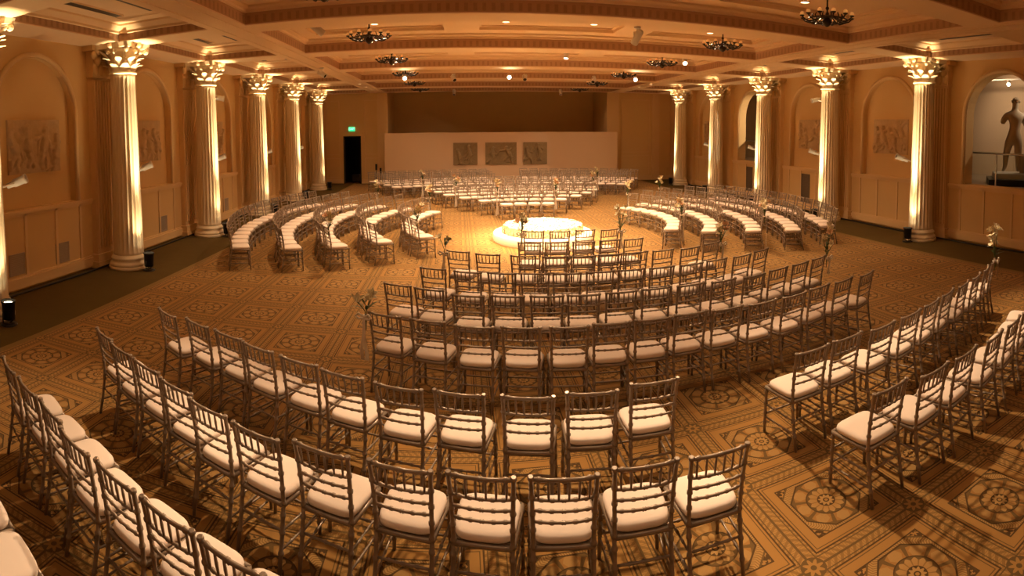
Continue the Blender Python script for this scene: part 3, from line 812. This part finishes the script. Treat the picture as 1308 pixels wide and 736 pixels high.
# ------------------------------------------------------------------ flower platform
SC = (.03, 14.35)
mb = MB(); mb.lathe([(1.30, 0), (1.32, .02), (1.32, .19), (1.30, .215), (1.26, .22), (.001, .22)], 72, (SC[0], SC[1], 0), caps=False)
tag(mb.build('round_platform', M_drum), 'round white platform in the middle of the hall under a bed of petals', 'platform')
mb = MB(); rnd = random.Random(3)
prof = [(1.04, .222), (1.06, .25), (1.05, .33), (1.0, .375), (.9, .39), (.5, .40), (.001, .405)]
mb.lathe(prof, 48, (SC[0], SC[1], 0), caps=False)
def petal(c, nrm, s, mi):
    n = Vector(nrm).normalized(); u = n.cross(Vector((rnd.uniform(-1, 1), rnd.uniform(-1, 1), rnd.uniform(-1, 1)))).normalized(); w = n.cross(u)
    cc = Vector(c); pts = []
    for k in range(6):
        a = 2 * PI * k / 6; rr = s * (1 if k % 3 else 1.25)
        pts.append(cc + (u * cos(a) + w * sin(a) * .8) * rr + n * s * .35)
    mb.add([cc] + pts, [(0, 1 + k, 1 + (k + 1) % 6) for k in range(6)], mi, True)
for k in range(2600):
    r_ = 1.02 * math.sqrt(rnd.random()); a = rnd.uniform(0, 2 * PI)
    n = (rnd.uniform(-.5, .5), rnd.uniform(-.5, .5), 1)
    petal((SC[0] + r_ * cos(a), SC[1] + r_ * sin(a), .39 + .012 * rnd.random()), n, rnd.uniform(.025, .045), 0)
for k in range(1500):
    a = rnd.uniform(0, 2 * PI); z = rnd.uniform(.23, .385); r_ = 1.055 - max(0, z - .33) * .9
    petal((SC[0] + r_ * cos(a), SC[1] + r_ * sin(a), z), (cos(a) + rnd.uniform(-.4, .4), sin(a) + rnd.uniform(-.4, .4), rnd.uniform(-.2, .9)), rnd.uniform(.03, .05), 1)
tag(mb.build('petal_bed', [M_petal, M_petaly]), 'round bed of white and cream petals heaped on the white platform', 'petals', None, 'stuff')

# ------------------------------------------------------------------ ballroom chairs
SR = .0115
def bamboo(mb, pts, r, rings, n=8, mi=0):
    """turned bamboo-look stick: a tube through pts with raised rings at the fractions given"""
    P = [Vector(p) for p in pts]; L = [0]
    for i in range(1, len(P)): L.append(L[-1] + (P[i] - P[i - 1]).length)
    T = L[-1]; st = {0.0: r, 1.0: r * .95}
    for i in range(1, len(P) - 1): st[L[i] / T] = r
    for q in rings:
        e = .010 / T
        for d, k in ((-1.6, 1.0), (-.7, 1.42), (.7, 1.42), (1.6, 1.0)): st[min(1, max(0, q + d * e))] = r * k
    ks = sorted(st); pp = []; rr = []
    for k in ks:
        s = k * T; i = 0
        while i < len(L) - 2 and L[i + 1] < s: i += 1
        t = (s - L[i]) / max(1e-9, L[i + 1] - L[i]); pp.append(P[i].lerp(P[i + 1], max(0, min(1, t)))); rr.append(st[k])
    mb.tube(pp, rr, n, mi)
def rear_pts(s):
    return [(s * .183, -.255, 0), (s * .181, -.215, .22), (s * .180, -.188, .44), (s * .183, -.205, .62), (s * .190, -.235, .80), (s * .195, -.262, .925)]
def back_y(z):
    p = rear_pts(1)
    for i in range(len(p) - 1):
        if p[i][2] <= z <= p[i + 1][2]:
            t = (z - p[i][2]) / (p[i + 1][2] - p[i][2]); return p[i][1] + t * (p[i + 1][1] - p[i][1]), p[i][0] + t * (p[i + 1][0] - p[i][0])
    return p[-1][1], p[-1][0]
def front_pts(s): return [(s * .205, .205, 0), (s * .196, .190, .44)]
def cush_rings(mb, mi=0):
    def out(k, sc, z):
        N = 28; a = 2 * PI * k / N; c, s_ = cos(a), sin(a); e = 2 / 4.5
        x = abs(c) ** e * (1 if c > 0 else -1); y = abs(s_) ** e * (1 if s_ > 0 else -1)
        w = .188 + .020 * (y + 1) / 2
        return (x * w * sc, y * .197 * sc + .003, z)
    rings = [(.93, .452), (.99, .462), (1.0, .478), (.985, .492), (.93, .503), (.80, .509), (.5, .513)]
    vs = [out(k, *q) for q in rings for k in range(28)]; fs = []
    for i in range(len(rings) - 1):
        for k in range(28): fs.append((i * 28 + k, i * 28 + (k + 1) % 28, (i + 1) * 28 + (k + 1) % 28, (i + 1) * 28 + k))
    fs.append(tuple(reversed(range(28)))); fs.append(tuple(6 * 28 + k for k in range(28)))
    mb.add(vs, fs, mi, True)
def frame_geo(mb, mi=0):
    F = [(-.200, .198), (.200, .198), (.184, -.192), (-.184, -.192)]
    for i in range(4):
        (x0, y0), (x1, y1) = F[i], F[(i + 1) % 4]
        mb.tube([(x0, y0, .437), (x1, y1, .437)], .017, 6, mi)
    mb.box(-.175, .175, -.175, .18, .440, .453, mi)
def back_geo(mb, mi=0, n=6, lo=False):
    yt, xt = back_y(.905)
    def curve(z, dip=.018):
        y, x = back_y(z)
        return [(-x, y, z), (-x * .5, y - dip * .75, z), (0, y - dip, z), (x * .5, y - dip * .75, z), (x, y, z)]
    bamboo(mb, curve(.905), .0125, (.12, .5, .88) if not lo else (), n, mi)
    bamboo(mb, curve(.765), .0095, (.15, .32, .5, .68, .85) if not lo else (), n, mi)
    for z in (.690, .612): bamboo(mb, curve(z), .0092, (.12, .31, .5, .69, .88) if not lo else (), n, mi)
    for k in range(6):
        u = (k - 2.5) / 3.15; y0, x0 = back_y(.765); y1, x1 = back_y(.905)
        d = .018 * (1 - u * u)
        mb.tube([(u * x0, y0 - d, .765), (u * x0 * .5 + u * x1 * .5, (y0 + y1) / 2 - d, .835), (u * x1, y1 - d, .905)] if not lo else [(u * x0, y0 - d, .765), (u * x1, y1 - d, .905)], [.0062, .0095, .0062] if not lo else .008, 6 if not lo else 4, mi)
def leg_at(pts, z):
    for i in range(len(pts) - 1):
        if pts[i][2] <= z <= pts[i + 1][2]:
            t = (z - pts[i][2]) / (pts[i + 1][2] - pts[i][2]); return tuple(pts[i][j] + t * (pts[i + 1][j] - pts[i][j]) for j in range(3))
def str_geo(mb, which, mi=0, n=6, lo=False):
    rg = (.25, .5, .75) if not lo else ()
    if which == 'front':
        for z in (.18, .30): bamboo(mb, [leg_at(front_pts(-1), z), leg_at(front_pts(1), z)], .0085, rg, n, mi)
    elif which == 'rear': bamboo(mb, [leg_at(rear_pts(-1), .27), leg_at(rear_pts(1), .27)], .0085, rg, n, mi)
    else:
        s = -1 if which == 'left' else 1
        for z in (.15, .27): bamboo(mb, [leg_at(front_pts(s), z), leg_at(rear_pts(s), z)], .0085, rg, n, mi)
CH = []
mb = MB(); cush_rings(mb); CH.append(('seat_cushion', mb.mesh('seat_cushion', M_cush)))
mb = MB(); frame_geo(mb); CH.append(('seat_frame', mb.mesh('seat_frame', M_silver)))
mb = MB(); back_geo(mb); CH.append(('backrest', mb.mesh('backrest', M_silver)))
for s in (-1, 1):
    mb = MB(); bamboo(mb, rear_pts(s), .0145, (.14, .28, .40, .485, .60, .72, .84, .985)); CH.append(('leg', mb.mesh('leg', M_silver)))
    mb = MB(); bamboo(mb, front_pts(s), .0140, (.2, .42, .64, .9)); CH.append(('leg', mb.mesh('leg', M_silver)))
for w in ('front', 'rear', 'left', 'right'):
    mb = MB(); str_geo(mb, w); CH.append(('stretcher', mb.mesh('stretcher', M_silver)))
def far_mesh():
    mb = MB(); cush_rings(mb, 1); frame_geo(mb); back_geo(mb, 0, 5, True)
    for s in (-1, 1):
        mb.tube(rear_pts(s), .0145, 6); mb.tube(front_pts(s), .014, 6)
    for w in ('front', 'rear', 'left', 'right'): str_geo(mb, w, 0, 5, True)
    return mb
far_mb = far_mesh(); me_far = far_mb.mesh('ballroom_chair', [M_silver, M_cush])
CC = (.05, 14.35)
jit = random.Random(5)
def pose(r, a):
    x = CC[0] + r * sin(rad(a)); y = CC[1] - r * cos(rad(a))
    return x, y, rad(a)                       # local +y looks to the centre
def chair(r, a, label, group, far=False, dj=1.5):
    x, y, rz = pose(r, a); rz += rad(jit.uniform(-dj, dj))
    if far:
        o = link('ballroom_chair', me_far, None, (x, y, 0), rz); return tag(o, label, 'chair', group)
    t = thing('ballroom_chair', label, 'chair', (x, y, 0), rz, group)
    for n_, me in CH: link(n_, me, t)
    return t
ROWS = {
'S1': [(3.49, -11.8), (3.51, -3.9), (3.48, 4.1), (3.60, 11.4)],
'S2': [(4.58, -11.8), (4.55, -6.1), (4.58, -0.1), (4.57, 5.7), (4.64, 10.9)],
'S3': [(5.51, -23.0), (5.58, -17.7), (5.6, -11.9), (5.64, -7.0), (5.65, -2.6), (5.64, 1.7), (5.64, 6.2), (5.7, 10.8), (5.8, 15.5), (5.76, 20.7)],
'S4': [(6.68, -22.2), (6.7, -17.7), (6.67, -13.6), (6.64, -9.8), (6.65, -6.0), (6.63, -2.1), (6.64, 1.8), (6.68, 5.7), (6.73, 9.6), (6.72, 13.7), (6.78, 17.8), (6.75, 22.0)],
'S5': [(7.63, -22.7), (7.65, -19.3), (7.77, -15.4), (7.71, -11.9), (7.69, -8.5), (7.67, -5.2), (7.64, -1.8), (7.62, 1.7), (7.65, 5.1), (7.71, 8.6), (7.77, 12.2), (7.74, 16.0), (7.78, 19.5), (7.81, 23.0)],
'S6': [(8.73, -19.8), (8.73, -16.6), (8.78, -13.3), (8.75, -10.2), (8.74, -7.1), (8.69, -4.2), (8.68, -1.3), (8.65, 1.6), (8.69, 4.5), (8.74, 7.5), (8.77, 10.6), (8.75, 13.8), (8.81, 16.8), (8.9, 19.8)],
'O1': [(10.27, -30.9), (10.18, -28.3), (10.15, -25.6), (10.17, -23.1), (10.18, -20.4), (10.21, -17.8), (10.23, -15.0), (10.2, -12.3), (10.2, -9.4), (10.15, -6.7), (10.07, -3.9)],
'O2': [(11.15, -29.6), (11.18, -27.4), (11.18, -25.1), (11.21, -22.7), (11.26, -20.5), (11.28, -18.1), (11.22, -15.7), (11.19, -13.1), (11.17, -10.6), (11.16, -8.2), (11.11, -5.7), (11.12, -3.3)],
'O3': [(12.25, -27.9), (12.23, -25.8), (12.21, -23.7), (12.25, -21.6), (12.23, -19.5), (12.22, -17.4), (12.22, -15.3), (12.2, -13.1)],
'O4': [(13.15, -22.6), (13.15, -20.6)],
'O1r': [(10.13, 4.6), (10.13, 7.2), (10.2, 9.9), (10.23, 12.7), (10.24, 15.4), (10.25, 18.0), (10.31, 20.6), (10.37, 23.2), (10.42, 25.8), (10.46, 28.5)],
'O2r': [(11.11, 4.4), (11.2, 6.9), (11.24, 9.3), (11.3, 11.9), (11.33, 14.4), (11.35, 16.8), (11.35, 19.2), (11.35, 21.6)],
}
ENDS = {}
def side_row(key, r, a0, a1, sp=.50):
    n = round(abs(rad(a1 - a0)) * r / sp) + 1
    ROWS[key] = [(r, a0 + (a1 - a0) * k / (n - 1)) for k in range(n)]
side_row('W1', 3.55, -59.5, -121.5); side_row('W2', 4.62, -58.5, -122.5); side_row('W3', 5.66, -58.5, -122.5); side_row('W4', 6.62, -60.4, -119.5); side_row('W5', 7.68, -63.5, -116)
side_row('E1', 3.45, 57.5, 122); side_row('E2', 4.40, 56.5, 124); side_row('E3', 5.45, 58.9, 124.5); side_row('E4', 6.43, 60.2, 121); side_row('E5', 7.4, 65.5, 116)
ROWS['N1'] = [(3.5, 180 + a) for a in (11.4, 3.8, -3.8, -11.4)]
side_row('N2', 4.58, 180 + 17.2, 180 - 16.4, .46); side_row('N3', 5.65, 180 + 21, 180 - 21, .48); side_row('N4', 6.7, 180 + 23, 180 - 23, .48); side_row('N5', 7.75, 180 + 23, 180 - 23.5, .48); side_row('N6', 8.75, 180 + 23, 180 - 22, .48)
BL = {'S': ('near', 'exit-sign end'), 'W': ('exit-sign-side', 'camera end'), 'E': ('statue-side', 'camera end'), 'N': ('far', 'exit-sign end')}
chairs = {}
for key, lst in ROWS.items():
    for i, (r, a) in enumerate(lst):
        o_ = ORD[i + 1]
        if key[0] in BL:
            b_, e_ = BL[key[0]]
            lab = 'silver chair, ivory cushion, %s block, %s row from petals, %s from its %s' % (b_, ORD[int(key[1])], o_, e_)
            grp = '%s block chairs, %s row' % (b_, ORD[int(key[1])])
        else:
            half = 'statue-side' if key.endswith('r') else 'exit-sign-side'
            e_ = 'from the aisle' if half == 'statue-side' else 'from its far end'
            lab = 'silver chair, ivory cushion, %s outer ring on %s side, %s %s' % (ORD[int(key[1])], half[:-5], o_, e_)
            grp = 'outer %s chairs, ring %s' % (half, ORD[int(key[1])])
        chairs[(key, i)] = chair(r, a, lab, grp, far=(key[0] == 'N'))
# the outer far rings: the chairs that show smallest, one mass
mb = MB()
for ring, r in enumerate((10.3, 11.3, 12.3, 13.25)):
    for a0, a1 in ((180 + 28.5, 180 + 4.4), (180 - 4.4, 180 - 28.5)):
        n = round(abs(rad(a1 - a0)) * r / .49) + 1
        for k in range(n):
            x, y, rz = pose(r, a0 + (a1 - a0) * k / (n - 1)); c_, s_ = cos(rz), sin(rz); o0 = len(mb.v)
            mb.v += [(x + p[0] * c_ - p[1] * s_, y + p[0] * s_ + p[1] * c_, p[2]) for p in far_mb.v]
            mb.f += [tuple(i + o0 for i in f_) for f_ in far_mb.f]; mb.m += far_mb.m; mb.s += far_mb.s
tag(mb.build('distant_chairs', [M_silver, M_cush]), 'mass of distant silver chairs in outer rings before the white back partition', 'chairs', 'far outer rings', 'stuff')

# ------------------------------------------------------------------ aisle flowers tied to chair posts
def blossom_mesh(m, seed):
    mb = MB(); rnd = random.Random(seed)
    for k in range(6):
        a = 2 * PI * k / 6; ca, sa = cos(a), sin(a); vs = []; fs = []
        for i in range(5):
            t = i / 4; rr = .008 + .055 * t ** 1.3 ; z = .07 * t - .02 * max(0, t - .6) * 2.5; w = .022 * sin(PI * min(.97, .18 + .8 * t))
            for s in (-1, 0, 1): vs.append((rr * ca - s * w * sa, rr * sa + s * w * ca, z + (.004 if s == 0 else 0)))
        for i in range(4):
            for j in range(2): fs.append((i * 3 + j, i * 3 + j + 1, i * 3 + j + 4, i * 3 + j + 3))
        mb.add(vs, fs, 0, True)
    mb.tube([(0, 0, 0), (0, 0, .05)], [.006, .003], 5)
    return mb.mesh('blossom', m)
me_bl = [blossom_mesh(M_fl, 1), blossom_mesh(M_fl2, 2), blossom_mesh(M_drum, 4)]
def bouquet(x, y, rz, label, tall=.30, ribbon=.5, peach=.2, seed=0, n=7):
    rnd = random.Random(seed); t = thing('flower_bouquet', label, 'bouquet', (x, y, 0), rz, 'aisle bouquets tied to the chairs')
    st = MB(); heads = []
    for k in range(n):
        a = rnd.uniform(0, 2 * PI); rr = rnd.uniform(.02, .12); h = .95 + tall * (.25 + .75 * (k + 1) / n) * rnd.uniform(.85, 1)
        p = (rr * cos(a), rr * sin(a), h); heads.append((p, a, rr))
        st.tube([(0, 0, .70), (.01 * cos(a), .01 * sin(a), .92), (p[0] * .6, p[1] * .6, h * .6 + .37), p], .005, 5)
    for k in range(7):                                      # leaves
        a = rnd.uniform(0, 2 * PI); L = rnd.uniform(.10, .2); z0 = rnd.uniform(.9, 1.05); vs = []; fs = []
        for i in range(5):
            q = i / 4; w = .018 * sin(PI * (q * .9 + .08)); cx_, cz_ = L * q, z0 + .18 * q - .1 * q * q
            for s in (-1, 1): vs.append((cx_ * cos(a) - s * w * sin(a), cx_ * sin(a) + s * w * cos(a), cz_))
        for i in range(4): fs.append((2 * i, 2 * i + 1, 2 * i + 3, 2 * i + 2))
        st.add(vs, fs, 0, True)
    st.build('foliage', M_stem, t)
    for k, (p, a, rr) in enumerate(heads):
        o = link('blossom', me_bl[1 if rnd.random() < peach else 0], t, p)
        o.rotation_euler = (rnd.uniform(-.9, .9), rnd.uniform(-.9, .9), a); q = rnd.uniform(1.0, 1.45); o.scale = (q, q, q)
    rb = MB()
    torus(rb, .03, .014, .86, 14, 6)
    for s in (-1, 1):
        zl = .84 - (.84 - ribbon) * rnd.uniform(.93, 1); vs = []; fs = []
        for i in range(9):
            q = i / 8; zz = .86 + (zl - .86) * q; off = .022 * s * q + .012 * sin(q * 7 + s); w = .014 + .010 * q
            for e in (-1, 1): vs.append((off + e * w, -.045 - .012 * sin(q * 5 + s), zz))
        for i in range(8): fs.append((2 * i, 2 * i + 1, 2 * i + 3, 2 * i + 2))
        rb.add(vs, fs, 0, True); rb.add([(v[0], v[1] - .004, v[2]) for v in vs], [tuple(reversed(f_)) for f_ in fs], 0, True)
        lp = [(0, -.04, .86), (s * .07, -.055, .90), (s * .10, -.06, .87), (s * .06, -.055, .84), (0, -.04, .86)]
        rb.tube(lp, .014, 6)
    rb.build('ribbon', M_rib, t)
def at_post(key, i, side, label, **kw):
    ob = chairs[(key, i)]; rz = ob.rotation_euler.z; lx, ly = side * .235, -.262
    x = ob.location.x + lx * cos(rz) - ly * sin(rz); y = ob.location.y + lx * sin(rz) + ly * cos(rz)
    bouquet(x, y, rz, label, **kw)
L_ = lambda k: len(ROWS[k]) - 1
at_post('S1', 0, -1, 'peach and cream bouquet at exit-sign end of near block front row', seed=1, peach=.5)
at_post('S1', 3, 1, 'cream bouquet at statue-side end of near block front row', seed=2, tall=.45)
at_post('S3', 0, -1, 'dark leafy bouquet at exit-sign end of near block third row', seed=3, n=2, tall=.2)
at_post('S3', L_('S3'), 1, 'cream bouquet with ribbon at statue-side end of near block third row', seed=4, peach=.4, tall=.3)
at_post('S6', 0, -1, 'white bouquet with long ribbon at exit-sign end of near block rear row', seed=5, n=3, tall=.16, ribbon=.35, peach=0)
at_post('S5', L_('S5'), 1, 'white and peach bouquet at statue-side end of near block fifth row', seed=6, tall=.45, peach=.3, ribbon=.6)
at_post('O1r', L_('O1r'), 1, 'tall white bouquet with bow on end chair of outer statue-side arc', seed=7, tall=.5, peach=0, ribbon=.6, n=8)
at_post('E1', 0, -1, 'cream bouquet with floor-length ribbon, camera end of statue-side front row', seed=8, ribbon=.05)
at_post('E1', L_('E1'), 1, 'cream bouquet with ribbon, far end of statue-side front row', seed=9, ribbon=.1)
at_post('E3', L_('E3'), 1, 'yellow bouquet with long ribbon, far end of statue-side third row', seed=10, ribbon=.1)
at_post('E3', 0, -1, 'cream bouquet with floor-length ribbon, camera end of statue-side third row', seed=11, ribbon=.05)
at_post('W3', 0, 1, 'cream bouquet with bow, camera end of exit-sign-side third row', seed=12, ribbon=.6)
at_post('W1', 0, 1, 'cream bouquet, camera end of exit-sign-side front row', seed=13, tall=.3)
at_post('W1', L_('W1'), -1, 'yellow and peach bouquet, far end of exit-sign-side front row', seed=14, peach=.4)
at_post('W3', L_('W3'), -1, 'yellow bouquet, far end of exit-sign-side third row', seed=15)
at_post('N6', 0, 1, 'tall bouquet with long ribbon, exit-sign end of far block rear row', seed=16, ribbon=.1)
at_post('N3', 0, 1, 'cream bouquet with long ribbon, exit-sign end of far block third row', seed=17, ribbon=.1)
at_post('N1', 0, 1, 'cream bouquet with long ribbon, exit-sign end of far block front row', seed=18, ribbon=.05)
at_post('N1', 3, -1, 'yellow bouquet with ribbon, statue-side end of far block front row', seed=19, ribbon=.2)
at_post('N4', L_('N4'), -1, 'yellow bouquet, statue-side end of far block fourth row', seed=20, ribbon=.3)
at_post('N6', L_('N6'), -1, 'yellow bouquet, statue-side end of far block rear row', seed=21, ribbon=.3)

# ------------------------------------------------------------------ camera (the photograph is a cylindrical panorama), world, view
cd = bpy.data.cameras.new('camera'); cam = bpy.data.objects.new('camera', cd); COL.objects.link(cam); scene.camera = cam
cd.type = 'PANO'; cd.panorama_type = 'CENTRAL_CYLINDRICAL'
FP = 702.3503; HZ = 368 - 171.2162
cd.central_cylindrical_range_u_min = -654 / FP; cd.central_cylindrical_range_u_max = 654 / FP
cd.central_cylindrical_range_v_min = -(736 - HZ) / FP; cd.central_cylindrical_range_v_max = HZ / FP
cd.central_cylindrical_radius = 1.0
Rt, Fw, Up = Vector((.99536396, -.09606528, -.00469508)), Vector((.09575254, .99435628, -.04568409)), Vector((.00905723, .04502274, .9989449))
mw = Matrix((Rt, Up, -Fw)).transposed().to_4x4(); mw.translation = Vector((-2.16384, 0, 2.93572)); cam.matrix_world = mw
cd.clip_start = .05; cd.clip_end = 200
w = bpy.data.worlds.new('World'); scene.world = w; w.use_nodes = True
w.node_tree.nodes['Background'].inputs[0].default_value = (.02, .012, .006, 1); w.node_tree.nodes['Background'].inputs[1].default_value = .2
vs = scene.view_settings
vs.view_transform = 'Standard'; vs.look = 'None'; vs.gamma = 1; vs.use_curve_mapping = False; vs.exposure = 0.0
scene.cycles.max_bounces = 8; scene.cycles.diffuse_bounces = 5
scene.cycles.use_denoising = True
